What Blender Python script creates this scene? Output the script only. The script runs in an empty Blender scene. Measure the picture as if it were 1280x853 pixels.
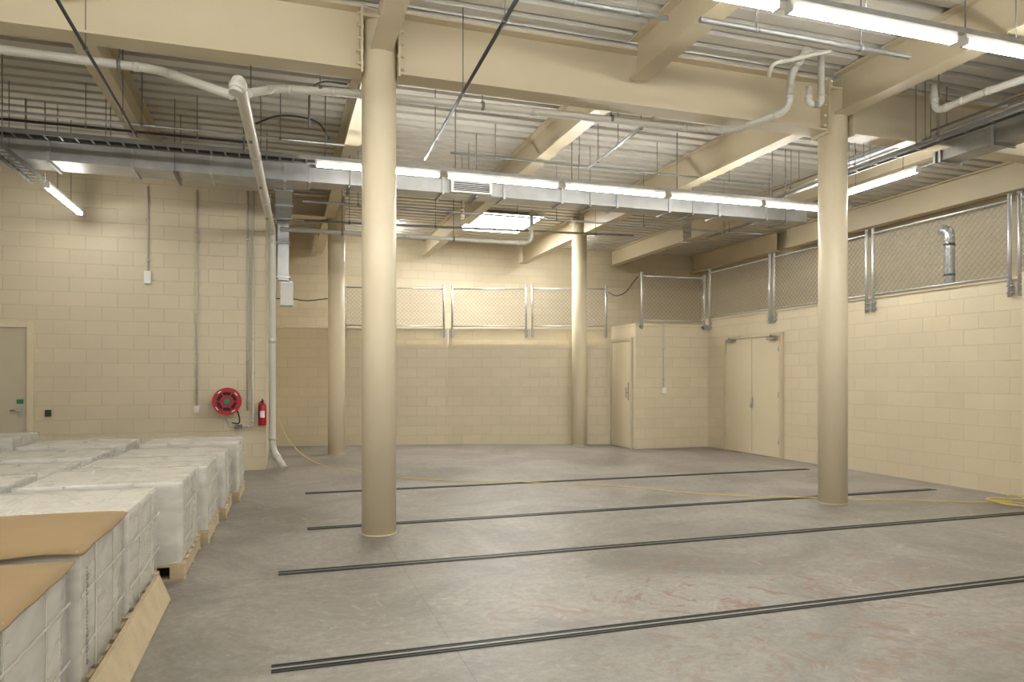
import bpy, bmesh, math, random
from mathutils import Vector, Matrix, noise
random.seed(7)
S=bpy.context.scene
COL=S.collection
# ---------------------------------------------------------------- materials
def base(name):
    m=bpy.data.materials.new(name); m.use_nodes=True
    nt=m.node_tree; b=nt.nodes['Principled BSDF']
    return m,nt,b
def N(nt,t,**k):
    n=nt.nodes.new(t)
    for a,v in k.items(): setattr(n,a,v)
    return n
def setin(n,**k):
    for a,v in k.items(): n.inputs[a.replace('_',' ')].default_value=v
def mat(name,col,rough=.5,metal=0,var=.12,scale=3.,bump=0.,bscale=60.,coat=0):
    m,nt,b=base(name)
    tc=N(nt,'ShaderNodeTexCoord')
    nz=N(nt,'ShaderNodeTexNoise'); setin(nz,Scale=scale,Detail=5.)
    nt.links.new(tc.outputs['Object'],nz.inputs['Vector'])
    mx=N(nt,'ShaderNodeMix',data_type='RGBA')
    mx.inputs[6].default_value=(*[c*(1-var) for c in col],1)
    mx.inputs[7].default_value=(*[min(1,c*(1+var)) for c in col],1)
    nt.links.new(nz.outputs['Fac'],mx.inputs[0])
    nt.links.new(mx.outputs[2],b.inputs['Base Color'])
    b.inputs['Roughness'].default_value=rough; b.inputs['Metallic'].default_value=metal
    if bump:
        n2=N(nt,'ShaderNodeTexNoise'); setin(n2,Scale=bscale,Detail=3.)
        nt.links.new(tc.outputs['Object'],n2.inputs['Vector'])
        bp=N(nt,'ShaderNodeBump'); setin(bp,Strength=bump,Distance=.01)
        nt.links.new(n2.outputs['Fac'],bp.inputs['Height']); nt.links.new(bp.outputs[0],b.inputs['Normal'])
    return m
def emis(name,col,st):
    m,nt,b=base(name)
    b.inputs['Base Color'].default_value=(*col,1)
    b.inputs['Emission Color'].default_value=(*col,1); b.inputs['Emission Strength'].default_value=st
    return m
WALLC=(.67,.580,.415)
def blockmat(name,col):
    m,nt,b=base(name)
    uv=N(nt,'ShaderNodeUVMap')
    br=N(nt,'ShaderNodeTexBrick'); br.offset=.5
    br.inputs['Color1'].default_value=(*[c*1.0 for c in col],1)
    br.inputs['Color2'].default_value=(*[c*.95 for c in col],1)
    br.inputs['Mortar'].default_value=(*[c*.83 for c in col],1)
    setin(br,Scale=1.,Bias=0.)
    br.inputs['Mortar Size'].default_value=.0055; br.inputs['Mortar Smooth'].default_value=.6
    br.inputs['Brick Width'].default_value=.4; br.inputs['Row Height'].default_value=.2
    nt.links.new(uv.outputs[0],br.inputs['Vector'])
    nz=N(nt,'ShaderNodeTexNoise'); setin(nz,Scale=1.3,Detail=6.); nt.links.new(uv.outputs[0],nz.inputs['Vector'])
    mr=N(nt,'ShaderNodeMapRange'); mr.inputs[3].default_value=.92; mr.inputs[4].default_value=1.07
    nt.links.new(nz.outputs['Fac'],mr.inputs[0])
    mx=N(nt,'ShaderNodeMix',data_type='RGBA',blend_type='MULTIPLY'); mx.inputs[0].default_value=1
    nt.links.new(br.outputs['Color'],mx.inputs[6]); nt.links.new(mr.outputs[0],mx.inputs[7])
    nt.links.new(mx.outputs[2],b.inputs['Base Color'])
    n2=N(nt,'ShaderNodeTexNoise'); setin(n2,Scale=70.,Detail=3.); nt.links.new(uv.outputs[0],n2.inputs['Vector'])
    ad=N(nt,'ShaderNodeMath',operation='MULTIPLY_ADD'); ad.inputs[1].default_value=-1.2
    nt.links.new(br.outputs['Fac'],ad.inputs[0]); nt.links.new(n2.outputs['Fac'],ad.inputs[2])
    bp=N(nt,'ShaderNodeBump'); setin(bp,Strength=.6,Distance=.006)
    nt.links.new(ad.outputs[0],bp.inputs['Height']); nt.links.new(bp.outputs[0],b.inputs['Normal'])
    b.inputs['Roughness'].default_value=.42
    return m
M_block=blockmat('painted_block',WALLC)
M_paint=mat('cream_paint',(.69,.60,.43),.40,var=.04,scale=2)
M_colpaint=mat('cream_column_paint',(.81,.71,.52),.36,var=.03,scale=2)
M_steelpaint=mat('cream_steel_paint',(.59,.51,.36),.42,var=.07,scale=2)
M_door=mat('door_paint',(.54,.48,.355),.45,var=.05)
M_deck=mat('galvanised_deck',(.66,.635,.575),.45,metal=.1,var=.10,scale=4)
M_galv=mat('galvanised_steel',(.48,.49,.50),.36,metal=.8,var=.25,scale=9)
M_fence=mat('galvanised_tube',(.56,.57,.57),.38,metal=.55,var=.12,scale=9)
M_mesh=mat('galvanised_wire',(.27,.27,.255),.5,metal=.3,var=.1,scale=9)
M_ductm=mat('duct_sheet_metal',(.44,.445,.445),.38,metal=.9,var=.28,scale=5)
M_galvd=mat('dull_galvanised',(.22,.22,.21),.5,metal=.6,var=.2,scale=9)
M_grey=mat('grey_hardware',(.34,.33,.29),.45,metal=.4,var=.1)
M_pvc=mat('grey_white_pvc',(.57,.55,.49),.35,var=.05)
M_white=mat('white_enamel',(.78,.77,.73),.4,var=.03)
M_dark=mat('dark_metal',(.055,.055,.055),.45,metal=.4,var=.2)
M_slot=mat('dark_slot',(.012,.012,.012),.6,var=.2)
M_red=mat('red_enamel',(.42,.010,.018),.3,var=.08)
M_black=mat('black_rubber',(.02,.02,.02),.6,var=.2)
M_yel=mat('yellow_cable',(.68,.55,.13),.45,var=.06)
M_green=mat('green_plastic',(.02,.20,.09),.4,var=.05)
M_card=mat('brown_cardboard',(.30,.205,.10),.75,var=.2,scale=3,bump=.2,bscale=10)
M_wood=mat('raw_pine',(.52,.42,.27),.75,var=.28,scale=9,bump=.35,bscale=30)
M_tube=emis('lit_tube',(1,.99,.94),80)
M_tube2=emis('lit_tube_dim',(1,.99,.94),46)
M_panel=emis('lit_diffuser',(1,.98,.92),34)
def cartonmat():
    m,nt,b=base('cream_carton'); L=nt.links.new
    uv=N(nt,'ShaderNodeUVMap')
    br=N(nt,'ShaderNodeTexBrick'); br.offset=.0
    br.inputs['Color1'].default_value=(.78,.75,.68,1); br.inputs['Color2'].default_value=(.75,.72,.64,1)
    br.inputs['Mortar'].default_value=(.58,.54,.46,1)
    br.inputs['Mortar Size'].default_value=.0018; br.inputs['Brick Width'].default_value=.5; br.inputs['Row Height'].default_value=.27
    setin(br,Scale=1.)
    L(uv.outputs[0],br.inputs['Vector'])
    sp=N(nt,'ShaderNodeSeparateXYZ'); L(uv.outputs[0],sp.inputs[0])
    def band(sock,per,frac,start=0.):
        a=N(nt,'ShaderNodeMath',operation='DIVIDE'); a.inputs[1].default_value=per; L(sock,a.inputs[0])
        f=N(nt,'ShaderNodeMath',operation='FRACT'); L(a.outputs[0],f.inputs[0])
        s=N(nt,'ShaderNodeMath',operation='COMPARE'); s.inputs[1].default_value=start+frac/2; s.inputs[2].default_value=frac/2; L(f.outputs[0],s.inputs[0]); return s.outputs[0]
    def mul(a,c):
        q=N(nt,'ShaderNodeMath',operation='MULTIPLY'); L(a,q.inputs[0]); L(c,q.inputs[1]); return q.outputs[0]
    d1=mul(band(sp.outputs['X'],.5,.02,.06),band(sp.outputs['Y'],.035,.4))
    d2=mul(band(sp.outputs['Y'],.7,.016,.87),band(sp.outputs['X'],.035,.4))
    mxm=N(nt,'ShaderNodeMath',operation='MAXIMUM'); L(d1,mxm.inputs[0]); L(d2,mxm.inputs[1])
    h=N(nt,'ShaderNodeMath',operation='MULTIPLY'); h.inputs[1].default_value=.75; L(mxm.outputs[0],h.inputs[0])
    mx=N(nt,'ShaderNodeMix',data_type='RGBA'); L(h.outputs[0],mx.inputs[0]); L(br.outputs['Color'],mx.inputs[6]); mx.inputs[7].default_value=(.08,.07,.05,1)
    h2=N(nt,'ShaderNodeMath',operation='MULTIPLY'); h2.inputs[1].default_value=.55; L(band(sp.outputs['Y'],.6,.014,.62),h2.inputs[0])
    mx2=N(nt,'ShaderNodeMix',data_type='RGBA'); L(h2.outputs[0],mx2.inputs[0]); L(mx.outputs[2],mx2.inputs[6]); mx2.inputs[7].default_value=(.16,.20,.32,1)
    L(mx2.outputs[2],b.inputs['Base Color'])
    b.inputs['Roughness'].default_value=.7
    return m
M_carton=cartonmat()
def wrapmat():
    m,nt,b=base('stretch_wrap')
    out=nt.nodes['Material Output']
    tc=N(nt,'ShaderNodeTexCoord')
    mp=N(nt,'ShaderNodeMapping'); mp.inputs['Scale'].default_value=(2.2,2.2,6); mp.inputs['Rotation'].default_value=(.7,.5,0)
    nt.links.new(tc.outputs['Object'],mp.inputs[0])
    nz=N(nt,'ShaderNodeTexNoise'); setin(nz,Scale=1.3,Detail=3.,Distortion=.8); nt.links.new(mp.outputs[0],nz.inputs['Vector'])
    b.inputs['Base Color'].default_value=(.80,.775,.715,1); b.inputs['Roughness'].default_value=.24
    bp=N(nt,'ShaderNodeBump'); setin(bp,Strength=.22,Distance=.02); nt.links.new(nz.outputs['Fac'],bp.inputs['Height']); nt.links.new(bp.outputs[0],b.inputs['Normal'])
    tr=N(nt,'ShaderNodeBsdfTransparent'); ms=N(nt,'ShaderNodeMixShader')
    mr=N(nt,'ShaderNodeMapRange'); mr.inputs[1].default_value=.35; mr.inputs[2].default_value=.7; mr.inputs[3].default_value=.38; mr.inputs[4].default_value=.56
    nt.links.new(nz.outputs['Fac'],mr.inputs[0]); nt.links.new(mr.outputs[0],ms.inputs[0])
    nt.links.new(tr.outputs[0],ms.inputs[1]); nt.links.new(b.outputs[0],ms.inputs[2]); nt.links.new(ms.outputs[0],out.inputs[0])
    return m
M_wrap=wrapmat()
def floormat():
    m,nt,b=base('worn_concrete')
    L=nt.links.new
    tc=N(nt,'ShaderNodeTexCoord'); O=tc.outputs['Object']
    def noise_(s,d,dist=0,rough=.55):
        n=N(nt,'ShaderNodeTexNoise'); setin(n,Scale=s,Detail=d,Distortion=dist,Roughness=rough); L(O,n.inputs['Vector']); return n
    n1=noise_(.75,12,.9,.72); r1=N(nt,'ShaderNodeValToRGB')
    r1.color_ramp.elements[0].position=.37; r1.color_ramp.elements[0].color=(.165,.147,.126,1)
    r1.color_ramp.elements[1].position=.65; r1.color_ramp.elements[1].color=(.325,.298,.262,1)
    L(n1.outputs['Fac'],r1.inputs[0])
    n2=noise_(18,9,.3,.82); mr=N(nt,'ShaderNodeMapRange'); mr.inputs[1].default_value=.3; mr.inputs[2].default_value=.7; mr.inputs[3].default_value=.72; mr.inputs[4].default_value=1.28
    L(n2.outputs['Fac'],mr.inputs[0])
    mx=N(nt,'ShaderNodeMix',data_type='RGBA',blend_type='MULTIPLY'); mx.inputs[0].default_value=1; L(r1.outputs[0],mx.inputs[6]); L(mr.outputs[0],mx.inputs[7])
    n5=noise_(1.8,14,3.4,.8); m5=N(nt,'ShaderNodeMapRange'); m5.inputs[1].default_value=.55; m5.inputs[2].default_value=.66; m5.inputs[4].default_value=.55; L(n5.outputs['Fac'],m5.inputs[0])
    mx5=N(nt,'ShaderNodeMix',data_type='RGBA'); L(m5.outputs[0],mx5.inputs[0]); L(mx.outputs[2],mx5.inputs[6]); mx5.inputs[7].default_value=(.44,.41,.365,1)
    sub=N(nt,'ShaderNodeVectorMath',operation='DISTANCE'); sub.inputs[1].default_value=(2.9,3.9,0); L(O,sub.inputs[0])
    m1=N(nt,'ShaderNodeMapRange'); m1.inputs[1].default_value=.5; m1.inputs[2].default_value=2.1; m1.inputs[3].default_value=1; m1.inputs[4].default_value=0; L(sub.outputs['Value'],m1.inputs[0])
    n3=noise_(1.8,14,3.0,.72); m2=N(nt,'ShaderNodeMapRange'); m2.inputs[1].default_value=.535; m2.inputs[2].default_value=.59; L(n3.outputs['Fac'],m2.inputs[0])
    mm=N(nt,'ShaderNodeMath',operation='MULTIPLY'); L(m1.outputs[0],mm.inputs[0]); L(m2.outputs[0],mm.inputs[1])
    mm2=N(nt,'ShaderNodeMath',operation='MULTIPLY'); mm2.inputs[1].default_value=.8; L(mm.outputs[0],mm2.inputs[0])
    mx2=N(nt,'ShaderNodeMix',data_type='RGBA'); L(mm2.outputs[0],mx2.inputs[0]); L(mx5.outputs[2],mx2.inputs[6]); mx2.inputs[7].default_value=(.20,.105,.066,1)
    sp=N(nt,'ShaderNodeSeparateXYZ'); L(O,sp.inputs[0])
    prev=mx2.outputs[2]
    for ax,c in (('X',.86),('X',5.86),('Y',6.45),('Y',13.4),('Y',-.5)):
        s=N(nt,'ShaderNodeMath',operation='SUBTRACT'); s.inputs[1].default_value=c; L(sp.outputs[ax],s.inputs[0])
        a=N(nt,'ShaderNodeMath',operation='ABSOLUTE'); L(s.outputs[0],a.inputs[0])
        l=N(nt,'ShaderNodeMath',operation='LESS_THAN'); l.inputs[1].default_value=.003; L(a.outputs[0],l.inputs[0])
        f=N(nt,'ShaderNodeMath',operation='MULTIPLY'); f.inputs[1].default_value=.4; L(l.outputs[0],f.inputs[0])
        q=N(nt,'ShaderNodeMix',data_type='RGBA'); L(f.outputs[0],q.inputs[0]); L(prev,q.inputs[6]); q.inputs[7].default_value=(.06,.05,.045,1); prev=q.outputs[2]
    L(prev,b.inputs['Base Color'])
    m3=N(nt,'ShaderNodeMapRange'); m3.inputs[3].default_value=.30; m3.inputs[4].default_value=.62; L(n1.outputs['Fac'],m3.inputs[0]); L(m3.outputs[0],b.inputs['Roughness'])
    bp=N(nt,'ShaderNodeBump'); setin(bp,Strength=.2,Distance=.004); L(n2.outputs['Fac'],bp.inputs['Height']); L(bp.outputs[0],b.inputs['Normal'])
    return m
M_floor=floormat()
# ---------------------------------------------------------------- mesh helpers
def box(bm,x0,x1,y0,y1,z0,z1):
    v=[bm.verts.new((x,y,z)) for x in (x0,x1) for y in (y0,y1) for z in (z0,z1)]
    for f in ((0,1,3,2),(4,6,7,5),(0,4,5,1),(2,3,7,6),(0,2,6,4),(1,5,7,3)): bm.faces.new([v[i] for i in f])
    return v
def obox(bm,p0,p1,w,h,up=Vector((0,0,1))):
    p0=Vector(p0);p1=Vector(p1);d=(p1-p0);d.normalize()
    s=d.cross(up)
    if s.length<1e-4: s=Vector((1,0,0))
    s.normalize(); u=s.cross(d)
    v=[bm.verts.new(c+s*a*w/2+u*b*h/2) for c in (p0,p1) for a in (-1,1) for b in (-1,1)]
    for f in ((0,1,3,2),(4,6,7,5),(0,4,5,1),(2,3,7,6),(0,2,6,4),(1,5,7,3)): bm.faces.new([v[i] for i in f])
def fillet(pts,r,n=6):
    pts=[Vector(p) for p in pts]; out=[pts[0]]
    for i in range(1,len(pts)-1):
        a,b,c=pts[i-1],pts[i],pts[i+1]
        ra=min(r,(a-b).length*.45); rc=min(r,(c-b).length*.45)
        s=b+(a-b).normalized()*ra; e=b+(c-b).normalized()*rc
        for k in range(n+1):
            t=k/n; out.append((1-t)**2*s+2*t*(1-t)*b+t*t*e)
    out.append(pts[-1]); return out
def sweep(bm,pts,r,seg=12,cap=True):
    pts=[Vector(p) for p in pts]
    rs=r if isinstance(r,(list,tuple)) else [r]*len(pts)
    rings=[];nrm=None
    for i,p in enumerate(pts):
        t=((pts[min(i+1,len(pts)-1)]-pts[max(i-1,0)])).normalized()
        if nrm is None: nrm=t.orthogonal().normalized()
        else:
            nrm=(nrm-t*nrm.dot(t)); nrm.normalize()
        bn=t.cross(nrm)
        rings.append([bm.verts.new(p+(nrm*math.cos(2*math.pi*k/seg)+bn*math.sin(2*math.pi*k/seg))*rs[i]) for k in range(seg)])
    for a,b in zip(rings,rings[1:]):
        for k in range(seg):
            f=bm.faces.new((a[k],a[(k+1)%seg],b[(k+1)%seg],b[k])); f.smooth=True
    if cap:
        bm.faces.new(rings[0][::-1]); bm.faces.new(rings[-1])
def cyl(bm,p0,p1,r,seg=12): sweep(bm,[p0,p1],r,seg)
def uvbox(bm):
    uv=bm.loops.layers.uv.verify(); bm.normal_update()
    for f in bm.faces:
        n=f.normal
        for l in f.loops:
            c=l.vert.co
            if abs(n.z)>.7: l[uv].uv=(c.x,c.y)
            else:
                t=Vector((-n.y,n.x,0)); 
                if t.length>0: t.normalize()
                l[uv].uv=(c.dot(t),c.z)
def mk(name,bm,mt,root=None,label=None,cat=None,kind=None,group=None,uv=False):
    bmesh.ops.recalc_face_normals(bm,faces=bm.faces)
    if uv: uvbox(bm)
    if root is not None: off=Vector(root.location)
    elif kind=='structure': off=Vector((0,0,0))
    else:
        xs=[v.co for v in bm.verts]
        off=Vector(((min(c.x for c in xs)+max(c.x for c in xs))/2,(min(c.y for c in xs)+max(c.y for c in xs))/2,min(c.z for c in xs)))
    bmesh.ops.translate(bm,vec=-off,verts=bm.verts)
    me=bpy.data.meshes.new(name); bm.to_mesh(me); bm.free()
    me.materials.append(mt)
    o=bpy.data.objects.new(name,me); COL.objects.link(o)
    if root is not None: o.parent=root
    else: o.location=off
    if label: o['label']=label
    if cat: o['category']=cat
    if kind: o['kind']=kind
    if group: o['group']=group
    return o
def root(name,loc,label,cat,group=None):
    o=bpy.data.objects.new(name,None); o.empty_display_size=.1; o.location=loc; COL.objects.link(o)
    o['label']=label;o['category']=cat
    if group:o['group']=group
    return o
SPLIT={'hanger_rod','pipe_coupling','pipe_hanger','strap','rail','slot','duct_flange','hanger_bracket','side_rail','cable','hinge','wall_bracket','end_plate','saddle_clip','clamp_band','label_ring','base_plate','rung'}
def split(bm):
    bm.verts.ensure_lookup_table(); bm.verts.index_update(); n=len(bm.verts); isl=[-1]*n; k=0; boxes=[]
    for v in bm.verts:
        if isl[v.index]>=0: continue
        st=[v]; isl[v.index]=k; lo=v.co.copy();hi=v.co.copy()
        while st:
            a=st.pop()
            for i in range(3): lo[i]=min(lo[i],a.co[i]);hi[i]=max(hi[i],a.co[i])
            for e in a.link_edges:
                b=e.other_vert(a)
                if isl[b.index]<0: isl[b.index]=k; st.append(b)
        boxes.append((lo,hi)); k+=1
    par=list(range(k))
    def find(a):
        while par[a]!=a: a=par[a]
        return a
    for i in range(k):
        for j in range(i):
            if all(boxes[i][0][t]<=boxes[j][1][t]+.002 and boxes[j][0][t]<=boxes[i][1][t]+.002 for t in range(3)):
                par[find(i)]=find(j)
    ids=sorted(set(find(i) for i in range(k)))
    if len(ids)==1: return [bm]
    out=[]
    for g in ids:
        nb=bmesh.new(); vm={}
        for f in bm.faces:
            if find(isl[f.verts[0].index])!=g: continue
            vs=[]
            for v in f.verts:
                if v.index not in vm: vm[v.index]=nb.verts.new(v.co)
                vs.append(vm[v.index])
            nf=nb.faces.new(vs); nf.smooth=f.smooth
        out.append(nb)
    bm.free(); return out
def part(name,r,mt,fn,uv=False,label=None):
    bm=bmesh.new(); fn(bm)
    if name in SPLIT:
        for b in split(bm): o=mk(name,b,mt,root=r,uv=uv,label=label)
        return o
    return mk(name,bm,mt,root=r,uv=uv,label=label)
# ---------------------------------------------------------------- room shell
def wall(name,p0,p1,z0,z1,th,side=1,mt=M_block):
    bm=bmesh.new()
    p0=Vector((*p0,0));p1=Vector((*p1,0)); d=(p1-p0).normalized(); n=Vector((-d.y,d.x,0))*side*th
    q=[p0,p1,p1+n,p0+n]
    lo=[bm.verts.new((c.x,c.y,z0)) for c in q]; hi=[bm.verts.new((c.x,c.y,z1)) for c in q]
    bm.faces.new(lo); bm.faces.new(hi)
    for i in range(4): bm.faces.new((lo[i],lo[(i+1)%4],hi[(i+1)%4],hi[i]))
    return mk(name,bm,mt,kind='structure',uv=True)
DK=4.74
bm=bmesh.new(); box(bm,-5.4,11.3,-3,17.4,-.2,0); mk('floor',bm,M_floor,kind='structure')
bm=bmesh.new(); prof=[]; y=-3.0
while y<17.3:
    prof+=[(y,DK),(y+.155,DK),(y+.160,DK+.12),(y+.245,DK+.12)]; y+=.25
prof.append((y,DK))
a=[bm.verts.new((-5.4,p,z)) for p,z in prof]; b=[bm.verts.new((11.3,p,z)) for p,z in prof]
for i in range(len(prof)-1): bm.faces.new((a[i],a[i+1],b[i+1],b[i]))
mk('ceiling',bm,M_deck,kind='structure')
wall('wall_left',(-5.2,-3),(-5.2,11.4),0,DK+.05,.2)
wall('wall_front_left',(-5.2,11.4),(-.2,11.4),0,DK+.05,.2)
wall('wall_alcove_side',(-.2,11.601),(-.2,17.2),0,DK+.05,.2)
wall('wall_back_upper',(-.2,17.2),(11.1,17.2),0,DK+.05,.2)
wall('wall_right_upper',(11.1,-3),(11.1,17.2),0,DK+.05,.2,-1)
wall('wall_right',(8.22,-3),(8.22,12.65),0,2.55,.2,-1)
wall('wall_store_front',(6.58,12.45),(8.219,12.45),0,2.46,.2)
wall('wall_store_side',(6.58,12.651),(6.58,13.5),0,2.46,.2,-1)
A0=(-.199,15.2);A1=(3.33,14.55);A2=(6.58,13.5)
wall('wall_back_1',A0,A1,0,2.09,.2); wall('wall_back_2',A1,A2,0,2.09,.2)
def off(p,q,d):
    p=Vector(p);q=Vector(q);t=(q-p).normalized(); n=Vector((-t.y,t.x))*d; return (p+n,q+n)
k1=off(A0,A1,.21); k2=off(A1,A2,.21)
wall('wall_kerb_1',(-.199,k1[0].y),k1[1],0,2.43,.15); wall('wall_kerb_2',k2[0],k2[1],0,2.43,.15)
bm=bmesh.new(); box(bm,8.14,8.219,5.45,6.0,0,2.62); mk('trim_1',bm,M_paint,kind='structure')
bm=bmesh.new(); box(bm,8.2,8.44,6.0,12.66,2.551,2.59); mk('trim_2',bm,M_paint,kind='structure')
# ---------------------------------------------------------------- doors
def door_left():
    bm=bmesh.new(); box(bm,-4.12,-3.30,11.36,11.395,.01,2.08); d=mk('door_1',bm,M_door,kind='structure')
    r=d
    def fr(bm):
        box(bm,-3.295,-3.22,11.33,11.398,0,2.16); box(bm,-4.2,-4.125,11.33,11.398,0,2.16); box(bm,-4.124,-3.296,11.33,11.398,2.085,2.16)
    part('door_frame',r,M_paint,fr)
    def h(bm):
        box(bm,-3.40,-3.35,11.345,11.358,.86,1.02); cyl(bm,(-3.375,11.345,.95),(-3.375,11.29,.95),.012); cyl(bm,(-3.375,11.295,.95),(-3.48,11.295,.95),.01)
    part('door_handle',r,M_galv,h)
    part('indicator',r,M_green,lambda bm:box(bm,-3.42,-3.34,11.345,11.357,1.04,1.10))
door_left()
def door_right():
    bm=bmesh.new(); box(bm,8.19,8.217,10.26,11.012,.01,2.12); box(bm,8.19,8.217,11.028,11.80,.01,2.12)
    d=mk('door_2',bm,M_paint,kind='structure')
    def fr(bm):
        box(bm,8.17,8.218,10.2,10.255,0,2.18); box(bm,8.17,8.218,11.805,11.86,0,2.18); box(bm,8.17,8.218,10.256,11.804,2.125,2.18)
    part('door_frame',d,M_steelpaint,fr)
    def h(bm):
        box(bm,8.182,8.189,10.98,11.01,.85,1.05); cyl(bm,(8.18,10.99,.98),(8.14,10.99,.98),.01,8); sweep(bm,[(8.14,10.99,1.0),(8.14,10.99,.85)],.01,8)
    part('door_handle',d,M_galv,h)
    for yc in (11.62,10.42):
        def c(bm):
            box(bm,8.13,8.188,yc-.12,yc+.12,2.06,2.11); obox(bm,(8.14,yc,2.12),(8.0,yc-.16,2.14),.022,.012); obox(bm,(8.0,yc-.16,2.14),(8.16,yc-.32,2.17),.022,.012)
        part('door_closer',d,M_grey,c)
    part('hinge',d,M_galv,lambda bm:[cyl(bm,(8.165,y,z),(8.165,y,z+.1),.009,8) for y in (10.26,11.80) for z in (.25,1.05,1.85)])
door_right()
def door_store():
    bm=bmesh.new(); box(bm,6.555,6.578,12.62,13.42,.01,2.12); d=mk('door_3',bm,M_paint,kind='structure')
    def fr(bm):
        box(bm,6.54,6.579,12.56,12.615,0,2.18); box(bm,6.54,6.579,13.425,13.47,0,2.18); box(bm,6.54,6.579,12.616,13.424,2.125,2.18)
    part('door_frame',d,M_door,fr)
    part('door_handle',d,M_grey,lambda bm:(box(bm,6.545,6.554,12.68,12.71,.95,1.3),cyl(bm,(6.54,12.7,1.1),(6.50,12.7,1.1),.009,8),cyl(bm,(6.50,12.7,1.0),(6.50,12.7,1.2),.009,8)))
    part('door_seal',d,M_slot,lambda bm:box(bm,6.552,6.556,12.612,12.62,.01,2.12))
door_store()
# ---------------------------------------------------------------- columns and beams
def column(x,y,label):
    r=root('steel_column',(x,y,0),label,'column','round steel columns')
    R=.152
    part('shaft',r,M_colpaint,lambda bm:sweep(bm,[(x,y,.012),(x,y,4.55)],R,48))
    part('base_plate',r,M_steelpaint,lambda bm:cyl(bm,(x,y,.0),(x,y,.012),R+.006,32))
    def cap(bm):
        box(bm,x-.155,x+.155,y-.155,y+.155,4.55,4.575)
        box(bm,x-.012,x+.012,y-.15,y+.15,4.575,4.70); box(bm,x-.15,x+.15,y-.012,y+.012,4.575,4.70)
    part('cap_plate',r,M_steelpaint,cap)
    return r
COLS=[(.845,6.45),(5.86,6.45),(.98,13.35),(5.85,13.5)]
for i,(x,y) in enumerate(COLS):
    r=column(x,y,['round cream steel column with small dark scuff','round cream steel column beside the yellow cable','slender round cream column near the wrapped pallets','slender round cream column near the store room'][i])
    if i==0:
        def sc(bm):
            a=[];bb=[]
            for k in range(5):
                t=math.radians(-120+k*3); z=1.0+.01*math.sin(k*2)
                a.append(bm.verts.new((x+.1525*math.cos(t),y+.1525*math.sin(t),z))); bb.append(bm.verts.new((x+.1525*math.cos(t),y+.1525*math.sin(t),z+.012+.006*math.cos(k))))
            for k in range(4): bm.faces.new((a[k],a[k+1],bb[k+1],bb[k]))
        part('scuff_mark',r,M_door,sc)
def ibeam(bm,p0,p1,zb,zt,w,tf=.02,tw=.014):
    p0=Vector(p0);p1=Vector(p1)
    a=lambda z:((p0.x,p0.y,z),(p1.x,p1.y,z))
    obox(bm,*a(zb+tf/2),w,tf); obox(bm,*a(zt-tf/2),w,tf); obox(bm,*a((zb+zt)/2),tw,zt-zb-2*tf-.0005)
def beam(p0,p1,zb,zt,w,label,plates=(False,False)):
    c=((p0[0]+p1[0])/2,(p0[1]+p1[1])/2,zb)
    r=root('steel_beam',c,label,'beam','cream steel ceiling beams')
    part('beam_body',r,M_steelpaint,lambda bm:ibeam(bm,p0,p1,zb,zt,w))
    for f,px,sg in ((plates[0],p0[0],-1),(plates[1],p1[0],1)):
        if not f: continue
        y=p0[1]
        def pl(bm):
            x=px+sg*.011
            box(bm,x-.01,x+.01,y-.14,y+.14,zb-.03,zt)
            for i in range(5):
                for e in (-.09,.09):
                    z=zb+.06+i*(zt-zb-.12)/4
                    cyl(bm,(x-sg*.045,y+e,z),(x+sg*.02,y+e,z),.014,6)
        part('end_plate',r,M_steelpaint,pl)
    return r
ZB=4.10;ZT=4.66
for x0,x1,p in ((-5.15,.67,(False,True)),(1.02,5.685,(True,True)),(6.035,10.7,(True,False))):
    beam((x0,6.45),(x1,6.45),ZB,ZT,.23,'deep cream painted steel I-beam with bolted end plates',p)
beam((-.15,13.4),(.8,13.4),4.3,4.66,.2,'cream painted steel I-beam between far columns')
for x,yst in ((-1.65,0),(.85,1),(3.37,0),(5.86,1),(8.35,0),(10.8,1)):
    zb=4.34 if not yst else 4.28
    segs=[(-2.9,6.32),(6.58,13.28 if x>0 else 11.35),(13.62,17.1)] 
    for k,(a_,b_) in enumerate(segs):
        if x<0 and k==2: continue
        beam((x,a_),(x,b_),zb,DK-.006,.19,'cream painted steel joist beam running under the metal deck')
# ---------------------------------------------------------------- lights
def fluoro(x,y,z,axis,L=1.47,label='lit twin tube fluorescent batten hung from strut',rods=0,group='fluorescent battens',mt=M_tube):
    r=root('fluorescent_light',(x,y,z),label,'light',group)
    d=Vector((1,0,0)) if axis=='X' else Vector((0,1,0)); s=Vector((0,1,0)) if axis=='X' else Vector((1,0,0))
    c=Vector((x,y,z)); h=L/2
    def hs(bm):
        obox(bm,c-d*h+Vector((0,0,.045)),c+d*h+Vector((0,0,.045)),.05,.035)
        for e in (-1,1): obox(bm,c+d*(h-.02)*e+Vector((0,0,.005)),c+d*h*e+Vector((0,0,.005)),.07,.045)
    part('housing',r,M_white,hs)
    for e in (-.021,.021):
        part('fluorescent_tube',r,mt,lambda bm:cyl(bm,c+s*e-d*(h-.021),c+s*e+d*(h-.021),.0135,10))
    if rods:
        part('hanger_rod',r,M_galvd,lambda bm:[cyl(bm,c+d*e*h*rods+Vector((0,0,.063)),(c.x+d.x*e*h*rods,c.y+d.y*e*h*rods,DK),.005,6) for e in (-1,1)])
for x in (.38,1.93,3.48,5.03): fluoro(x+.745,8.55,3.86,'X')
fluoro(7.14,8.55,3.86,'X',L=1.15)
for x in (-4.5,-2.95,-1.4,.12,1.67,3.22,4.77): fluoro(x+.745,3.96,3.86,'X')
fluoro(7.2,7.28,3.85,'Y',label='lit fluorescent batten beside the cable tray',rods=.7)
fluoro(-2.58,10.28,3.62,'Y',label='lit fluorescent batten near the concrete block wall',rods=.4,mt=M_tube2)
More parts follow.
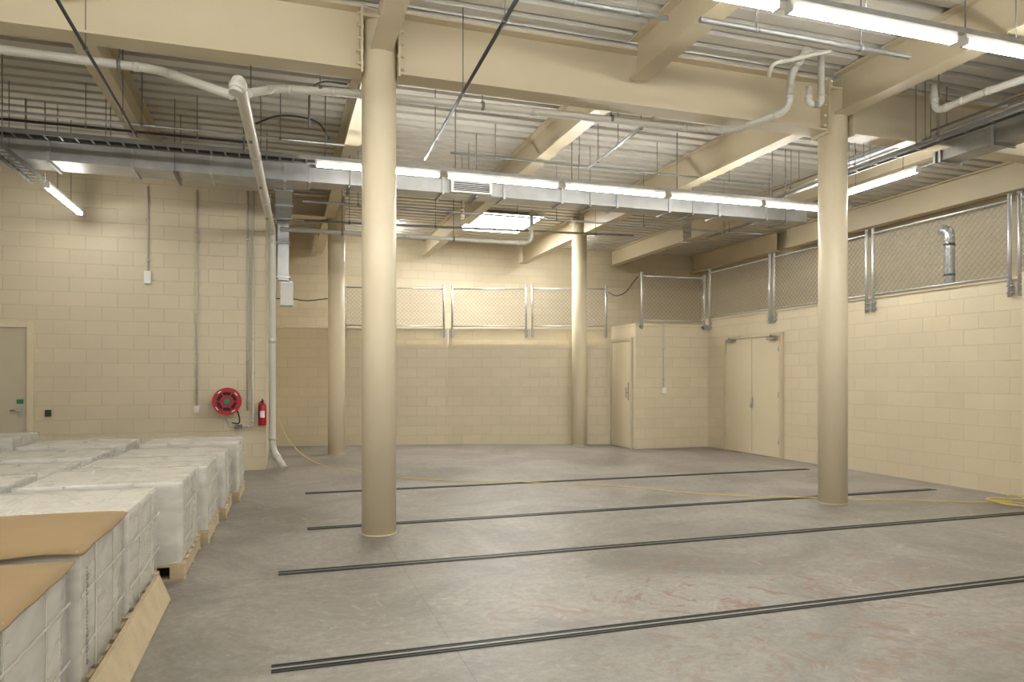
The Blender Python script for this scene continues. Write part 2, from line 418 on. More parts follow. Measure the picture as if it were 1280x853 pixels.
for x in (-4.5,-2.95,-1.4,.12,1.67,3.22,4.77): fluoro(x+.745,-.9,3.86,'X')  # unseen row behind the camera, added to lift the ambient light
for x,y in ((9.3,3.0),(9.3,6.2),(9.3,9.4),(9.3,12.2)): fluoro(x,y,4.66,'Y',label='added fill batten brightening the ramp, mostly behind a beam',mt=M_tube2)  # battens added to brighten the upper right wall, tucked behind the joist
for x,y in ((2.3,15.9),(6.6,15.9)): fluoro(x,y,4.66,'Y',label='added fill batten brightening the ramp, mostly behind a beam')  # two more battens added to brighten the upper back wall
def strut(x0,x1,y,z):
    r=root('strut_channel',((x0+x1)/2,y,z),'galvanised strut channel carrying the light row','support rail')
    part('channel',r,M_galv,lambda bm:obox(bm,(x0,y,z),(x1,y,z),.042,.042))
    def rd(bm):
        x=x0+.3
        while x<x1: cyl(bm,(x,y,z+.02),(x,y,DK),.006,6); x+=1.55
    part('hanger_rod',r,M_galvd,rd)
strut(.2,8.1,8.55,3.944); strut(-4.8,7.9,3.96,3.944); strut(-4.8,7.9,-.9,3.944)  # last strut carries the added row behind the camera
X0,X1,Y0,Y1=3.75,5.1,13.6,15.3
ZP=4.66
r=root('light_panel',(4.45,14.4,ZP),'bright ceiling light panel glowing white','light')
part('diffuser',r,M_panel,lambda bm:box(bm,X0,X1,Y0,Y1,ZP,ZP+.012))
part('panel_frame',r,M_white,lambda bm:(box(bm,X0-.02,X1+.02,Y0-.02,Y0-.001,ZP+.002,ZP+.025),box(bm,X0-.02,X1+.02,Y1+.001,Y1+.02,ZP+.002,ZP+.025),box(bm,X0-.02,X0-.001,Y0,Y1,ZP+.002,ZP+.025),box(bm,X1+.001,X1+.02,Y0,Y1,ZP+.002,ZP+.025),box(bm,X0,X1,Y0,Y1,ZP+.013,ZP+.025)))
part('hanger_rod',r,M_galvd,lambda bm:[cyl(bm,(x,y,ZP+.025),(x,y,DK),.006,6) for x in (X0+.1,X1-.1) for y in (Y0+.1,Y1-.1)])
# ---------------------------------------------------------------- ducts
def duct(name,p0,p1,w,h,label,rods=True,seam=1.3,rodstep=1.7):
    p0=Vector(p0);p1=Vector(p1); c=(p0+p1)/2
    r=root(name,c,label,'duct'); d=(p1-p0).normalized(); L=(p1-p0).length
    part('duct_body',r,M_ductm,lambda bm:obox(bm,p0,p1,w,h))
    def sm(bm):
        t=0.0
        while t<=L:
            q=p0+d*t; obox(bm,q-d*.016,q+d*.016,w+.05,h+.05); t+=seam
    part('duct_flange',r,M_galv,sm)
    if rods:
        s=d.cross(Vector((0,0,1)))
        def rd(bm):
            t=.5
            while t<L:
                q=p0+d*t
                for e in (-1,1):
                    qq=q+s*e*(w/2+.04); cyl(bm,(qq.x,qq.y,q.z-h/2-.02),(qq.x,qq.y,DK),.005,6)
                obox(bm,q-s*(w/2+.06)-Vector((0,0,h/2+.035)),q+s*(w/2+.06)-Vector((0,0,h/2+.035)),.03,.02); t+=rodstep
        part('hanger_bracket',r,M_galvd,rd)
    return r
duct('air_duct',(-5.1,9.65,4.03),(.34,9.65,4.03),.46,.28,'wide galvanised rectangular duct near block wall',seam=.86)
duct('air_duct',(.36,9.65,4.0),(8.1,9.65,4.0),.33,.18,'slim galvanised rectangular duct behind light row',seam=.87)
r=root('air_register',(2.5,9.42,3.9),'white louvred air register on the duct','air vent')
part('register_frame',r,M_white,lambda bm:(box(bm,2.2,2.23,9.39,9.445,3.91,4.08),box(bm,2.74,2.77,9.39,9.445,3.91,4.08),box(bm,2.231,2.739,9.39,9.445,3.91,3.93),box(bm,2.231,2.739,9.39,9.445,4.06,4.08),box(bm,2.231,2.739,9.43,9.445,3.931,4.059)))
part('louvre',r,M_dark,lambda bm:[box(bm,2.235,2.735,9.40,9.425,3.936+i*.025,3.947+i*.025) for i in range(5)])
duct('air_duct',(.05,9.93,4.0),(.05,11.9,4.0),.22,.2,'short galvanised duct branch along the wall corner',rods=False,seam=.9)
duct('air_duct',(.05,12.02,4.1),(.05,12.02,2.95),.17,.17,'vertical galvanised duct drop at wall corner',rods=False,seam=.55)
r=root('duct_outlet_box',(.1,12.02,2.55),'small plain pale metal box under duct','air vent')
part('box_body',r,M_galv,lambda bm:box(bm,.0,.2,11.92,12.12,2.55,2.93))
part('box_cover',r,M_white,lambda bm:box(bm,.01,.19,11.905,11.919,2.57,2.91))
duct('air_duct',(7.62,4.5,4.08),(7.62,6.5,4.08),.30,.2,'galvanised duct beside the cable tray above',seam=.66)
r=root('air_register',(7.62,6.57,3.95),'dark louvred register at the duct end','air vent')
part('register_frame',r,M_galv,lambda bm:(box(bm,7.44,7.80,6.53,6.56,3.96,4.20),))
part('louvre',r,M_dark,lambda bm:[box(bm,7.47,7.77,6.561,6.575,3.975+i*.025,3.988+i*.025) for i in range(8)])
# ---------------------------------------------------------------- cable trays
def tray(p0,p1,label,w=.2,nc=5,pit=.15):
    p0=Vector(p0);p1=Vector(p1); r=root('cable_tray',(p0+p1)/2,label,'cable tray')
    d=(p1-p0).normalized(); s=d.cross(Vector((0,0,1))); L=(p1-p0).length
    part('side_rail',r,M_galvd,lambda bm:[obox(bm,p0+s*e*w/2,p1+s*e*w/2,.012,.05) for e in (-1,1)])
    def rg(bm):
        t=.05
        while t<L: q=p0+d*t-Vector((0,0,.015)); obox(bm,q-s*(w/2-.007),q+s*(w/2-.007),.02,.008); t+=pit
    part('rung',r,M_galvd,rg)
    def cb(bm):
        for k in range(nc):
            sp=(w-.05)/max(1,nc-1)
            sweep(bm,[p0+d*(L*i/12)+s*(-(w-.05)/2+sp*k+.004*math.sin(i*1.7+k))+Vector((0,0,.002)) for i in range(13)],.008,6)
    part('cable',r,M_black,cb)
    def rd(bm):
        t=.4
        while t<L:
            for e in (-1,1):
                q=p0+d*t+s*e*(w/2+.012); cyl(bm,(q.x,q.y,q.z-.03),(q.x,q.y,DK),.005,6)
            t+=1.4
    part('hanger_rod',r,M_galvd,rd)
tray((-5.0,8.85,4.0),(1.45,8.85,4.0),'dark ladder cable tray hung below the deck')
tray((-2.80,8.15,3.79),(-2.80,10.1,3.79),'dark ladder cable tray branch carrying black cables',w=.17,nc=2)
tray((6.85,4.4,4.0),(6.85,7.5,4.0),'slim cable tray with black cables beside conduits',w=.11,nc=3,pit=.3)
# ---------------------------------------------------------------- pipes
def pipe(name,pts,r_,mt,label,rad=.12,collars=False,hang=(),seg=14,cat='pipe'):
    pts=[Vector(p) for p in pts]; c=sum(pts,Vector())/len(pts)
    rt=root(name,c,label,cat)
    part('pipe_run',rt,mt,lambda bm:sweep(bm,fillet(pts,rad),r_,seg))
    if collars:
        def cl(bm):
            for i in range(1,len(pts)-1):
                for q in (pts[i-1],pts[i+1]):
                    v=(q-pts[i]); dd=v.normalized(); k=min(rad,v.length*.45)
                    cyl(bm,pts[i]+dd*k,pts[i]+dd*(k+.045),r_*1.13,seg)
            for i in range(len(pts)-1):
                v=pts[i+1]-pts[i]
                n=int(v.length/2.2)
                for j in range(1,n+1):
                    q=pts[i]+v*(j/(n+1)); cyl(bm,q-v.normalized()*.04,q+v.normalized()*.04,r_*1.12,seg)
        part('pipe_coupling',rt,mt,cl)
    if hang:
        def hg(bm):
            for q in hang:
                q=Vector(q); cyl(bm,q+Vector((0,0,r_)),(q.x,q.y,DK),.005,6)
                cyl(bm,q+Vector((-.015,0,0)),q+Vector((.015,0,0)),r_*1.2,12) 
        part('pipe_hanger',rt,M_galvd,hg)
    return rt
pipe('drain_pipe',[(-.32,5.75,3.54),(-.30,5.78,3.67),(-.11,11.35,3.60),(-.11,11.35,.32),(0.06,11.15,.05)],.050,M_pvc,'grey-white plastic drain pipe dropping down wall corner',.14,True,[(-.26,7.1,3.65),(-.21,8.7,3.63),(-.17,10.3,3.62)])
pipe('drain_pipe',[(-4.9,6.80,4.09),(-1.0,6.80,4.06),(-.38,6.34,3.74)],.038,M_pvc,'long plastic drain pipe below the deep beam',.15,True,[(-3.6,6.8,4.08),(-2.2,6.8,4.07),(-1.3,6.8,4.06)])
pipe('drain_pipe',[(-.25,6.36,3.78),(-.05,6.76,4.0),(.6,6.78,4.05),(4.30,6.78,4.12),(4.62,6.5,4.04),(4.97,6.08,4.15),(4.97,6.05,4.5),(4.97,5.8,4.66)],.037,M_pvc,'long plastic drain pipe strapped under steel beam',.11,True,[(.35,6.78,4.04),(1.9,6.78,4.08),(3.3,6.78,4.11)])
pipe('drain_pipe',[(5.26,5.95,4.72),(5.26,5.95,4.19),(5.12,5.97,4.19),(5.12,5.97,4.36)],.034,M_pvc,'white plastic trap pipe beside round column',.05,True)
pipe('drain_pipe',[(4.58,5.9,4.36),(4.58,5.85,4.47),(5.12,5.75,4.62),(5.19,5.73,4.63)],.022,M_pvc,'small plastic branch pipe under the deck',.06,False)
pipe('drain_pipe',[(6.38,5.62,4.40),(6.38,5.6,4.12),(6.42,5.2,4.14),(6.55,4.6,4.15)],.036,M_pvc,'plastic drain pipe with elbow above the cable tray',.1,True)
def run(p0,p1,r_,mt,label,name='conduit_pipe',n=3):
    p0=Vector(p0);p1=Vector(p1)
    hang=[p0+(p1-p0)*((i+.5)/n) for i in range(n)]
    pipe(name,[p0,p1],r_,mt,label,collars=False,hang=hang,seg=8)
pipe('drain_pipe',[(-.0,11.22,3.62),(3.75,10.85,3.56),(3.86,10.84,3.62),(3.86,10.84,4.1)],.032,M_pvc,'pale plastic pipe crossing below the duct',.1,True,[(.9,11.13,3.6),(2.6,10.96,3.58)])
run((1.52,4.2,3.97),(1.62,8.3,3.97),.016,M_dark,'dark steel conduit running between ceiling beams')
run((1.45,-.5,4.06),(1.50,3.7,4.06),.016,M_dark,'dark steel conduit near the front light row')
run((-1.44,4.2,3.98),(-1.46,8.5,3.98),.014,M_dark,'dark steel conduit crossing below the drain pipe')
run((2.9,4.5,4.0),(4.85,4.5,4.0),.022,M_galvd,'grey steel sprinkler pipe near fluorescent battens',n=2)
run((1.75,4.7,4.08),(2.75,4.7,4.08),.02,M_galvd,'short grey steel pipe below the deck',n=2)
run((3.4,4.25,4.12),(8.0,4.25,4.12),.016,M_galv,'long galvanised conduit beside fluorescent battens')
run((6.66,4.4,3.93),(6.66,7.2,3.93),.016,M_galvd,'dull conduit following the cable tray',n=3)
run((7.04,4.4,4.07),(7.04,9.3,4.07),.026,M_galvd,'steel sprinkler pipe following the cable tray',n=4)
run((7.14,4.4,4.18),(7.14,9.3,4.18),.014,M_galv,'slim upper conduit following the cable tray',n=4)
run((7.28,4.4,4.30),(7.28,9.3,4.30),.014,M_galvd,'slim dark conduit following the cable tray',n=4)
run((8.0,4.5,4.16),(8.0,12.2,4.16),.022,M_galvd,'dull pipe running back along the block wall',n=5)
pipe('round_duct',[(7.42,6.9,4.5),(7.42,6.95,4.36),(7.42,8.1,4.36),(7.42,8.2,4.6)],.055,M_galv,'short shiny round metal duct with elbows',.1,True,cat='duct')
run((.3,10.35,3.86),(7.9,10.35,3.86),.016,M_galv,'thin galvanised conduit behind the slim duct',n=5)
run((-4.6,11.2,4.25),(-.4,11.2,4.25),.018,M_galvd,'thin steel conduit above the wide duct',n=4)
run((-5.0,8.6,4.14),(.72,8.6,4.14),.013,M_galv,'slim galvanised conduit above the cable tray',n=4)
run((-5.0,9.18,4.24),(-.35,9.18,4.24),.016,M_dark,'dark steel conduit behind the cable tray',n=4)
run((.4,12.8,4.10),(6.4,12.2,4.10),.022,M_galv,'galvanised pipe near the far columns',n=4)
run((3.9,6.95,4.25),(4.0,8.9,4.25),.02,M_galv,'galvanised conduit along the joist beam',n=3)
run((2.1,9.0,4.3),(6.9,9.0,4.3),.014,M_galvd,'thin dark conduit above the light row',n=4)
pipe('conduit_pipe',[(-.28,9.1,4.45),(.0,9.1,4.6),(.45,9.1,4.58),(.58,9.1,4.35)],.011,M_dark,'curved black flexible conduit beside the beam',.2)
pipe('conduit_pipe',[(.3,8.0,4.1),(.3,8.0,4.5),(.42,8.0,4.62),(.7,8.0,4.62)],.012,M_galvd,'bent grey conduit near the round column',.1)
def wallconduit(x,y,z0,z1,bx,label,n=(0,-1),w=.09,h=.14):
    rt=root('wall_conduit',(x,y,z0),label,'conduit')
    cx=x+n[0]*.016; cy=y+n[1]*.016
    part('conduit',rt,M_pvc,lambda bm:cyl(bm,(cx,cy,z0),(cx,cy,z1),.012,8))
    if bx:
        part('switch_box',rt,M_white if bx==1 else M_dark,lambda bm:box(bm,x-w/2,x+w/2,y-.05,y-.002,z0-h,z0))
    part('saddle_clip',rt,M_galv,lambda bm:[box(bm,x-.028,x+.028,y-.030,y-.002,z,z+.02) for z in [z0+.15+k*.6 for k in range(max(1,int((z1-z0)/.6)))]])
wallconduit(-1.81,11.4,2.93,4.15,1,'grey wall conduit ending in small outlet box',h=.18,w=.09)
wallconduit(-1.16,11.4,.98,4.15,1,'tall grey wall conduit with switch box',h=.1,w=.07)
wallconduit(-.46,11.4,.9,4.2,0,'grey conduit beside the fire extinguisher')
wallconduit(-.38,11.4,1.3,4.2,0,'second grey conduit beside the fire extinguisher')
wallconduit(7.19,12.45,1.2,2.44,1,'thin conduit with switch box on store wall',h=.11,w=.08)
bm=bmesh.new(); box(bm,-3.09,-3.02,11.36,11.398,.86,.95); box(bm,-3.08,-3.03,11.352,11.36,.875,.935); mk('exit_button',bm,M_dark,label='small dark push button box on block wall',cat='switch')
# ---------------------------------------------------------------- fire hose reel & extinguisher
hx,hy,hz=-.735,11.2,1.05
r=root('fire_hose_reel',(hx,hy,hz-.25),'red round fire hose reel mounted on block wall','fire hose reel')
def annulus(bm,y0,y1,ri,ro,seg=40):
    rings=[]
    for (yy,rr) in ((y0,ri),(y0,ro),(y1,ro),(y1,ri)):
        rings.append([bm.verts.new((hx+rr*math.cos(2*math.pi*k/seg),yy,hz+rr*math.sin(2*math.pi*k/seg))) for k in range(seg)])
    for i in range(4):
        a,b=rings[i],rings[(i+1)%4]
        for k in range(seg): bm.faces.new((a[k],a[(k+1)%seg],b[(k+1)%seg],b[k]))
part('reel_disc',r,M_red,lambda bm:(annulus(bm,11.10,11.115,.14,.198),annulus(bm,11.26,11.275,.03,.198),annulus(bm,11.10,11.115,.05,.09),[obox(bm,(hx+.085*math.cos(t),11.107,hz+.085*math.sin(t)),(hx+.145*math.cos(t),11.107,hz+.145*math.sin(t)),.014,.012,up=Vector((0,1,0))) for t in [k*math.pi/3 for k in range(6)]]))
part('hose',r,M_black,lambda bm:[annulus(bm,11.118+i*.023,11.139+i*.023,.05,.168+.006*(i%2)) for i in range(6)])
part('hub',r,M_green,lambda bm:(cyl(bm,(hx,11.085,hz),(hx,11.36,hz),.03,20),annulus(bm,11.09,11.105,.03,.045)))
part('label_ring',r,M_white,lambda bm:[obox(bm,(hx+.168*math.cos(t-.16),11.098,hz+.168*math.sin(t-.16)),(hx+.168*math.cos(t+.16),11.098,hz+.168*math.sin(t+.16)),.013,.003,up=Vector((0,1,0))) for t in (.7,2.2,3.8,5.3)])
part('mounting_plate',r,M_red,lambda bm:box(bm,hx-.06,hx+.06,11.36,11.398,hz-.15,hz+.15))
part('outlet_hose',r,M_black,lambda bm:sweep(bm,fillet([(hx+.13,11.2,hz-.11),(hx+.17,11.2,hz-.24),(hx+.17,11.25,hz-.34),(hx+.06,11.3,hz-.32)],.08),.010,8))
r=pipe('water_supply_pipe',[(hx-.0,11.33,hz-.26),(hx+.02,11.33,hz-.38),(hx+.35,11.33,hz-.38),(hx+.35,11.33,3.3)],.016,M_pvc,'water supply pipe with valve feeding hose reel',.05,True)
part('stop_valve',r,M_galvd,lambda bm:(cyl(bm,(hx+.10,11.33,hz-.38),(hx+.2,11.33,hz-.38),.03,12),cyl(bm,(hx+.15,11.33,hz-.38),(hx+.15,11.25,hz-.38),.012,8),cyl(bm,(hx+.15,11.262,hz-.38),(hx+.15,11.25,hz-.38),.035,12)))
ex,ey,ez=-.25,11.315,.68
r=root('fire_extinguisher',(ex,ey,ez),'red fire extinguisher hung at the wall corner','fire extinguisher')
def exb(bm):
    prof=[(0,.02),(.0,.054),(.01,.060),(.28,.060),(.31,.05),(.325,.03),(.345,.02)]
    sweep(bm,[(ex,ey,ez+p[0]+i*1e-4) for i,p in enumerate(prof)],[p[1] for p in prof],24)
part('cylinder_body',r,M_red,exb)
part('valve_handle',r,M_black,lambda bm:(cyl(bm,(ex,ey,ez+.345),(ex,ey,ez+.38),.016,10),box(bm,ex-.01,ex+.01,ey-.08,ey+.03,ez+.37,ez+.382),box(bm,ex-.01,ex+.01,ey-.07,ey+.03,ez+.39,ez+.40)))
part('hose',r,M_black,lambda bm:sweep(bm,fillet([(ex-.01,ey-.01,ez+.36),(ex-.05,ey-.06,ez+.34),(ex-.045,ey-.06,ez+.1)],.04),.007,8))
def lab(bm):
    seg=10;a=[];b=[]
    for k in range(seg+1):
        t=-math.pi/2-.6+1.2*k/seg
        a.append(bm.verts.new((ex+.0615*math.cos(t),ey+.0615*math.sin(t),ez+.12))); b.append(bm.verts.new((ex+.0615*math.cos(t),ey+.0615*math.sin(t),ez+.22)))
    for k in range(seg): bm.faces.new((a[k],a[k+1],b[k+1],b[k]))
part('label_band',r,M_white,lab)
part('wall_hook',r,M_galvd,lambda bm:box(bm,ex-.03,ex+.03,ey+.061,11.398,ez+.2,ez+.3))
# ---------------------------------------------------------------- floor tracks
for (x0,x1,y) in ((-.04,7.9,3.60),(-.01,7.8,5.34),(.24,7.75,6.83),(.29,7.65,8.93)):
    r=root('floor_track',((x0+x1)/2,y,0),'twin dark steel rail track set in concrete floor','floor rail','twin floor rail tracks')
    part('rail',r,M_dark,lambda bm:[box(bm,x0,x1,y+o-.005,y+o+.005,.0,.007) for o in (-.043,-.018,.018,.043)])
    part('slot',r,M_slot,lambda bm:[box(bm,x0+.002,x1-.002,y+o-.0070,y+o+.0070,.0,.003) for o in (-.0305,.0305)])
    part('centre_strip',r,M_grey,lambda bm:box(bm,x0,x1,y-.0118,y+.0118,.0,.004))
# ---------------------------------------------------------------- fences
def clipseg(p,d,w,h):
    t0,t1=-1e9,1e9
    for i,m in ((0,w),(1,h)):
        a=(0-p[i])/d[i];b=(m-p[i])/d[i]
        if a>b:a,b=b,a
        t0=max(t0,a);t1=min(t1,b)
    return (t0,t1) if t1-t0>1e-3 else None
def fence(p0,p1,zb,zt,drop,label,n,mf=M_fence):
    p0=Vector((*p0,0));p1=Vector((*p1,0)); d=(p1-p0).normalized(); L=(p1-p0).length; n=Vector((*n,0)).normalized()
    r=root('fence_panel',((p0.x+p1.x)/2,(p0.y+p1.y)/2,zb),label,'fence','galvanised chain-link fence panels')
    at=lambda t,z:p0+d*t+Vector((0,0,z))
    e=.04
    for t in (e,L-e):
        def po(bm):
            cyl(bm,at(t,zb-drop),at(t,zt+.06),.021,12); cyl(bm,at(t,zt+.06),at(t,zt+.075),.025,12)
        part('post',r,mf,po)
    for z,nm in ((zt,'top_rail'),(zb+.05,'bottom_rail')):
        part(nm,r,mf,lambda bm:cyl(bm,at(e+.02,z),at(L-e-.02,z),.013,10))
    def br(bm):
        for t in (e,L-e):
            for z in (zb-drop+.05,zb-.07):
                q=at(t,z); obox(bm,q-d*.04+n*-.028,q+d*.04+n*-.028,.008,.05)
                cyl(bm,q-d*.032-n*.04,q-d*.032+n*.02,.008,6); cyl(bm,q+d*.032-n*.04,q+d*.032+n*.02,.008,6)
    part('wall_bracket',r,mf,br)
    def mesh(bm):
        x0=e+.02;W=L-2*x0;z0=zb+.06;H=zt-z0-.01; pitch=.085
        k=-int(H/pitch)-1
        while k*pitch<W+H:
            for sg in (1,-1):
                st=(k*pitch,0 if sg==1 else H); c=clipseg(st,(1,sg),W,H)
                if c:
                    a=at(x0+st[0]+c[0],z0+st[1]+sg*c[0]); b=at(x0+st[0]+c[1],z0+st[1]+sg*c[1]); o=n*(.0025*sg)
                    sweep(bm,[a+o,b+o],.0028,4,cap=False)
            k+=1
    part('chain_link_mesh',r,M_mesh,mesh)
xf=8.185
for a_,b_ in ((12.40,10.48),(10.44,8.30),(8.26,6.14),(6.10,4.0)):
    fence((xf,a_),(xf,b_),2.55,3.49,.2,'galvanised chain-link panel fixed along the block wall',(-1,0))
fence((6.66,12.41),(8.14,12.41),2.47,3.38,.12,'galvanised chain-link panel above store room wall',(0,-1))
def onk(p,q,t,d=.03):
    p=Vector(p);q=Vector(q);tt=(q-p).normalized(); nn=Vector((tt.y,-tt.x)); w=p+(q-p)*t+nn*d; return (w.x,w.y)
ka,kb=k2; nb=(-.307,-.952)
fence(onk(ka,kb,.01),onk(ka,kb,.49),2.43,3.27,.2,'galvanised chain-link panel above far curved wall',nb,M_galv)
fence(onk(ka,kb,.505),onk(ka,kb,.985),2.43,3.27,.2,'galvanised chain-link panel above far curved wall',nb,M_galv)
fence(onk(*k1,.40),onk(*k1,.99),2.43,3.27,.2,'galvanised chain-link panel beside slender column',(-.18,-.98),M_galv)
pipe('wall_cable',[(-.15,15.3,3.0),(.2,15.25,3.02),(.5,15.2,2.96),(1.1,15.1,3.05)],.01,M_black,'thin black cable strung to the fence',.15)
pipe('wall_cable',[(6.56,13.62,3.2),(6.62,13.4,3.08),(6.64,13.0,3.1),(6.66,12.5,3.38)],.01,M_black,'thin black cable looping between fence panels',.15)
r=root('flue_pipe',(8.75,7.3,2.3),'shiny vertical metal duct pipe behind fence','pipe')
part('pipe_run',r,M_galv,lambda bm:sweep(bm,fillet([(8.8,7.5,0.0),(8.8,7.5,3.42),(8.8,7.62,3.47)],.08,8),.07,20))
part('clamp_band',r,M_dark,lambda bm:(cyl(bm,(8.8,7.5,3.22),(8.8,7.5,3.25),.075,20),cyl(bm,(8.8,7.5,2.8),(8.8,7.5,2.83),.075,20)))
# ---------------------------------------------------------------- yellow cable
pts=[(-.02,11.27,.78),(.12,11.3,.46),(.4,11.38,.16),(.75,11.35,.014),(1.1,10.75,.012),(1.3,10.2,.012),(1.77,9.68,.012),(2.5,9.2,.012),(2.9,9.02,.02),(3.55,8.55,.012),(4.1,8.25,.012),(4.6,7.6,.012),(5.0,7.2,.012),(5.45,6.9,.016),(5.86,6.72,.016),(6.3,6.45,.012),(6.8,6.25,.012),(7.3,5.95,.012),(7.65,5.9,.012)]
def spl(P,n=8):
    P=[Vector(p) for p in P]; out=[]
    for i in range(len(P)-1):
        a=P[max(i-1,0)];b=P[i];c=P[i+1];d=P[min(i+2,len(P)-1)]
        for k in range(n):
            t=k/n; out.append(.5*((2*b)+(-a+c)*t+(2*a-5*b+4*c-d)*t*t+(-a+3*b-3*c+d)*t**3))
    out.append(P[-1]); return out
bm=bmesh.new(); 
coil=[]
for i in range(52):
    t=i*.37; rr=.24+.07*math.sin(i*.9); coil.append((7.72+rr*1.1*math.cos(t+1.2)+.05*math.sin(i*.31),5.66+rr*math.sin(t+1.2),.014+.0014*i*.7))
sweep(bm,spl(pts+coil,5),.0058,6)
mk('extension_cord',bm,M_yel,label='yellow extension cord snaking over concrete floor, coiled end',cat='cable')
# ---------------------------------------------------------------- pallets
def subshell(bm,x0,x1,y0,y1,z0,z1,n,m,seed,amp):
    cx,cy=(x0+x1)/2,(y0+y1)/2; per=[]
    for i in range(n): per.append((x0+(x1-x0)*i/n,y0))
    for i in range(n): per.append((x1,y0+(y1-y0)*i/n))
    for i in range(n): per.append((x1-(x1-x0)*i/n,y1))
    for i in range(n): per.append((x0,y1-(y1-y0)*i/n))
    rings=[]
    for j in range(m+1):
        z=z0+(z1-z0)*j/m; ring=[]
        for (x,y) in per:
            q=Vector((x*1.6+seed*7.1+z*2.6,y*1.6+seed*3.3-z*2.8,z*1.5))
            a=amp*max(0,.5+noise.fractal(q,1.0,2.,2))
            if j==m: a*=.2
            dx=(x-cx)/((x1-x0)/2);dy=(y-cy)/((y1-y0)/2)
            px=x+(a if abs(dx)>.98 else 0)*(1 if dx>0 else -1); py=y+(a if abs(dy)>.98 else 0)*(1 if dy>0 else -1)
            if abs(dx)>.98 and abs(dy)>.98: px=x+.003*(1 if dx>0 else -1);py=y+.003*(1 if dy>0 else -1)
            zz=z+(.03*noise.noise(Vector((x*5,y*5,seed))) if j==0 else 0)
            ring.append(bm.verts.new((px,py,zz)))
        rings.append(ring)
    c=len(per)
    for a,b in zip(rings,rings[1:]):
        for k in range(c):
            f=bm.faces.new((a[k],a[(k+1)%c],b[(k+1)%c],b[k])); f.smooth=True
    prev=rings[-1]
    for s in (.97,.8,.55,.3):
        ring=[]
        for (x,y) in per:
            X=cx+(x-cx)*s;Y=cy+(y-cy)*s
            ring.append(bm.verts.new((X,Y,z1+.003+(.004*abs(noise.noise(Vector((X*3,Y*3,seed*2.7)))) if s<.95 else 0))))
        for k in range(c):
            f=bm.faces.new((prev[k],prev[(k+1)%c],ring[(k+1)%c],ring[k])); f.smooth=(s<.95)
        prev=ring
    bm.faces.new(prev)
def pallet_stack(x0,x1,y0,y1,h,seed,label,top='wrap',rot=0):
    rt=root('pallet_load',((x0+x1)/2,(y0+y1)/2,0),label,'wrapped pallet','wrapped pallet loads')
    def pal(bm):
        for k in range(3):
            xx=x0+.05+(x1-x0-.1)*k/2; box(bm,xx-.045,xx+.045,y0,y1,.016,.098)
        for k in range(6):
            yy=y0+.05+(y1-y0-.1)*k/5; box(bm,x0,x1,yy-.045,yy+.045,.099,.118)
        for k in range(3):
            yy=y0+.05+(y1-y0-.1)*k/2; box(bm,x0,x1,yy-.045,yy+.045,0,.0155)
    part('pallet',rt,M_wood,pal)
    i=.03
    part('carton_stack',rt,M_carton,lambda bm:(box(bm,x0+i,(x0+x1)/2-.002,y0+i,(y0+y1)/2-.002,.119,h),box(bm,(x0+x1)/2+.002,x1-i,y0+i,(y0+y1)/2-.002,.119,h-.002),box(bm,x0+i,(x0+x1)/2-.002,(y0+y1)/2+.002,y1-i,.119,h-.003),box(bm,(x0+x1)/2+.002,x1-i,(y0+y1)/2+.002,y1-i,.119,h)),uv=True)
    part('plastic_wrap',rt,M_wrap,lambda bm:subshell(bm,x0+.016,x1-.016,y0+.016,y1-.016,.125,h+.010,26,18,seed,.010))
    def stp(bm):
        for t in (.3,.7):
            yy=y0+(y1-y0)*t
            box(bm,x1-.005,x1-.002,yy-.007,yy+.007,.12,h+.01)
            xx=x0+(x1-x0)*t; box(bm,xx-.007,xx+.007,y0+.002,y0+.005,.12,h+.01)
        for zz in (.27,.5):
            box(bm,x1-.0015,x1+.001,y0+.01,y1-.01,zz,zz+.010)
    part('strap',rt,M_pvc,stp)
    if top=='card':
        def cd(bm):
            n=16; g=[]
            for a in range(n+1):
                row=[]
                for b in range(n+1):
                    u=a/n;v=b/n; X=x0-.012+(x1-x0+.024)*u; Y=y0-.018+(y1-y0+.036)*v
                    ed=max(abs(u-.5),abs(v-.5)); e2=max(0,(ed-.42)/.08)
                    Z=h+.032+.006*noise.noise(Vector((X*2.5,Y*2.5,seed)))-.030*e2*e2*(.8+.4*noise.noise(Vector((X*6,Y*6,seed))))
                    row.append(bm.verts.new((X,Y,Z)))
                g.append(row)
            for a in range(n):
                for b in range(n): 
                    f=bm.faces.new((g[a][b],g[a+1][b],g[a+1][b+1],g[a][b+1])); f.smooth=True
            ret=bmesh.ops.extrude_face_region(bm,geom=list(bm.faces)); bmesh.ops.translate(bm,vec=(0,0,-.006),verts=[e for e in ret['geom'] if isinstance(e,bmesh.types.BMVert)])
        part('cardboard_lid',rt,M_card,cd)
    if rot: rt.rotation_euler[2]=math.radians(rot)
    return rt
W='cream cartons on wooden pallet wrapped in clear plastic'
WC='plastic wrapped cream cartons topped with brown cardboard'
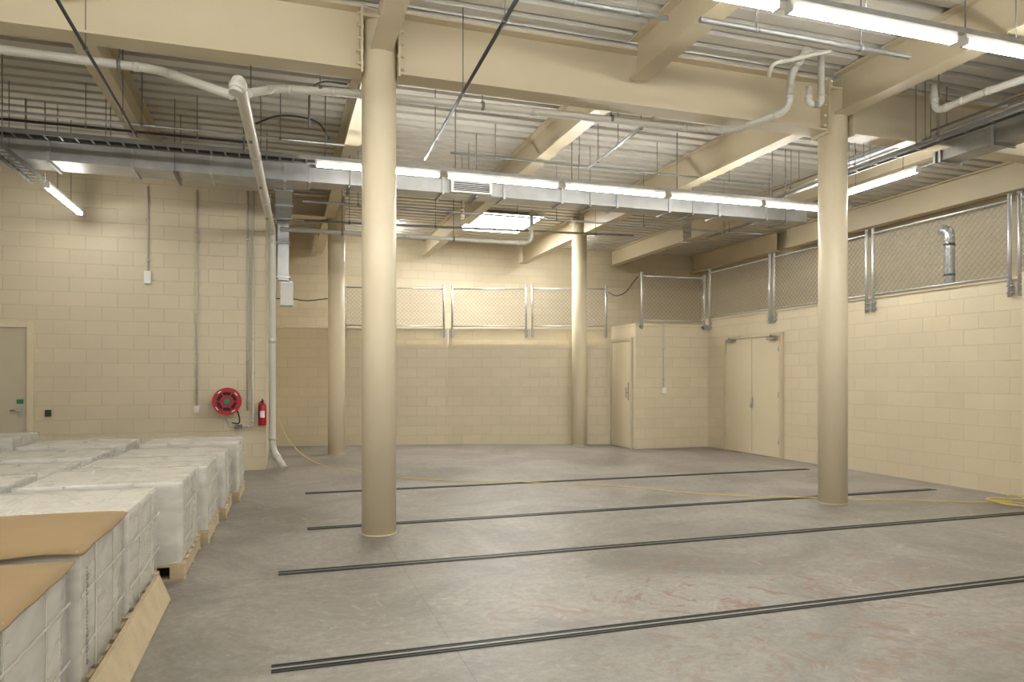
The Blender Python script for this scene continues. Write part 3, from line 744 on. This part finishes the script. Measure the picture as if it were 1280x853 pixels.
row=[(-1.80,-.79,2.2,3.24,.65,'card'),(-1.80,-.77,3.30,4.17,.68,'card'),(-1.75,-.76,4.24,5.22,.67,'wrap'),(-1.66,-.62,5.36,6.36,.67,'wrap'),(-1.6,-.56,6.45,7.4,.65,'wrap'),(-1.52,-.50,7.5,8.42,.64,'wrap'),(-1.45,-.42,8.52,9.45,.67,'wrap'),
     (-2.85,-1.86,4.2,5.2,.64,'wrap'),(-2.78,-1.75,5.3,6.3,.66,'wrap'),(-2.72,-1.7,6.4,7.35,.63,'wrap'),(-2.66,-1.64,7.45,8.4,.65,'wrap'),(-2.6,-1.57,8.55,9.5,.67,'wrap'),
     (-3.95,-2.93,5.7,6.7,.64,'wrap'),(-3.9,-2.86,6.8,7.75,.66,'wrap'),(-3.85,-2.8,7.85,8.75,.64,'wrap'),(-3.75,-2.73,8.95,9.9,.74,'wrap')]
for i,(a_,b_,c_,d_,h_,t_) in enumerate(row):
    pallet_stack(a_,b_,c_,d_,h_,i+1,WC if t_=='card' else W,t_,rot=0 if i<3 else random.uniform(-.8,.8))
bm=bmesh.new()
for k in range(26):
    z=.2+k*.016; w=random.choice([.012,.02,.03])
    box(bm,-.7685,-.7675,3.38,3.38+w,z,z+.008)
mk('carton_label',bm,M_dark,label='small dark printed shipping marks on carton',cat='label')
r=root('timber_board',(-.73,3.7,0),'rough pine board leaning on edge against pallet','timber board')
def tb(bm):
    n=16; vs=[]
    for k in range(n+1):
        y=2.2+2.72*k/n; w=.012+.001*math.sin(k*.8)
        vs.append([bm.verts.new(c) for c in ((-.690+w,y,0.0),(-.664+w,y,.006),(-.728+w,y,.165),(-.754+w,y,.158))])
    for p,q in zip(vs,vs[1:]):
        for i in range(4): bm.faces.new((p[i],p[(i+1)%4],q[(i+1)%4],q[i]))
    bm.faces.new(vs[0]);bm.faces.new(vs[-1][::-1])
part('board',r,M_wood,tb)
# ---------------------------------------------------------------- camera / world
cam=bpy.data.cameras.new('camera'); co=bpy.data.objects.new('camera',cam); COL.objects.link(co)
co.location=(0,0,1.4); co.rotation_euler=(math.radians(90),0,math.radians(-18.03))
cam.sensor_width=36; cam.lens=25.06; cam.shift_y=45.5/1280; cam.clip_start=.05
S.camera=co
w=bpy.data.worlds.new('world'); S.world=w; w.use_nodes=True
bg=w.node_tree.nodes['Background']; bg.inputs[0].default_value=(1,.97,.90,1); bg.inputs[1].default_value=.65
S.view_settings.view_transform='Standard'
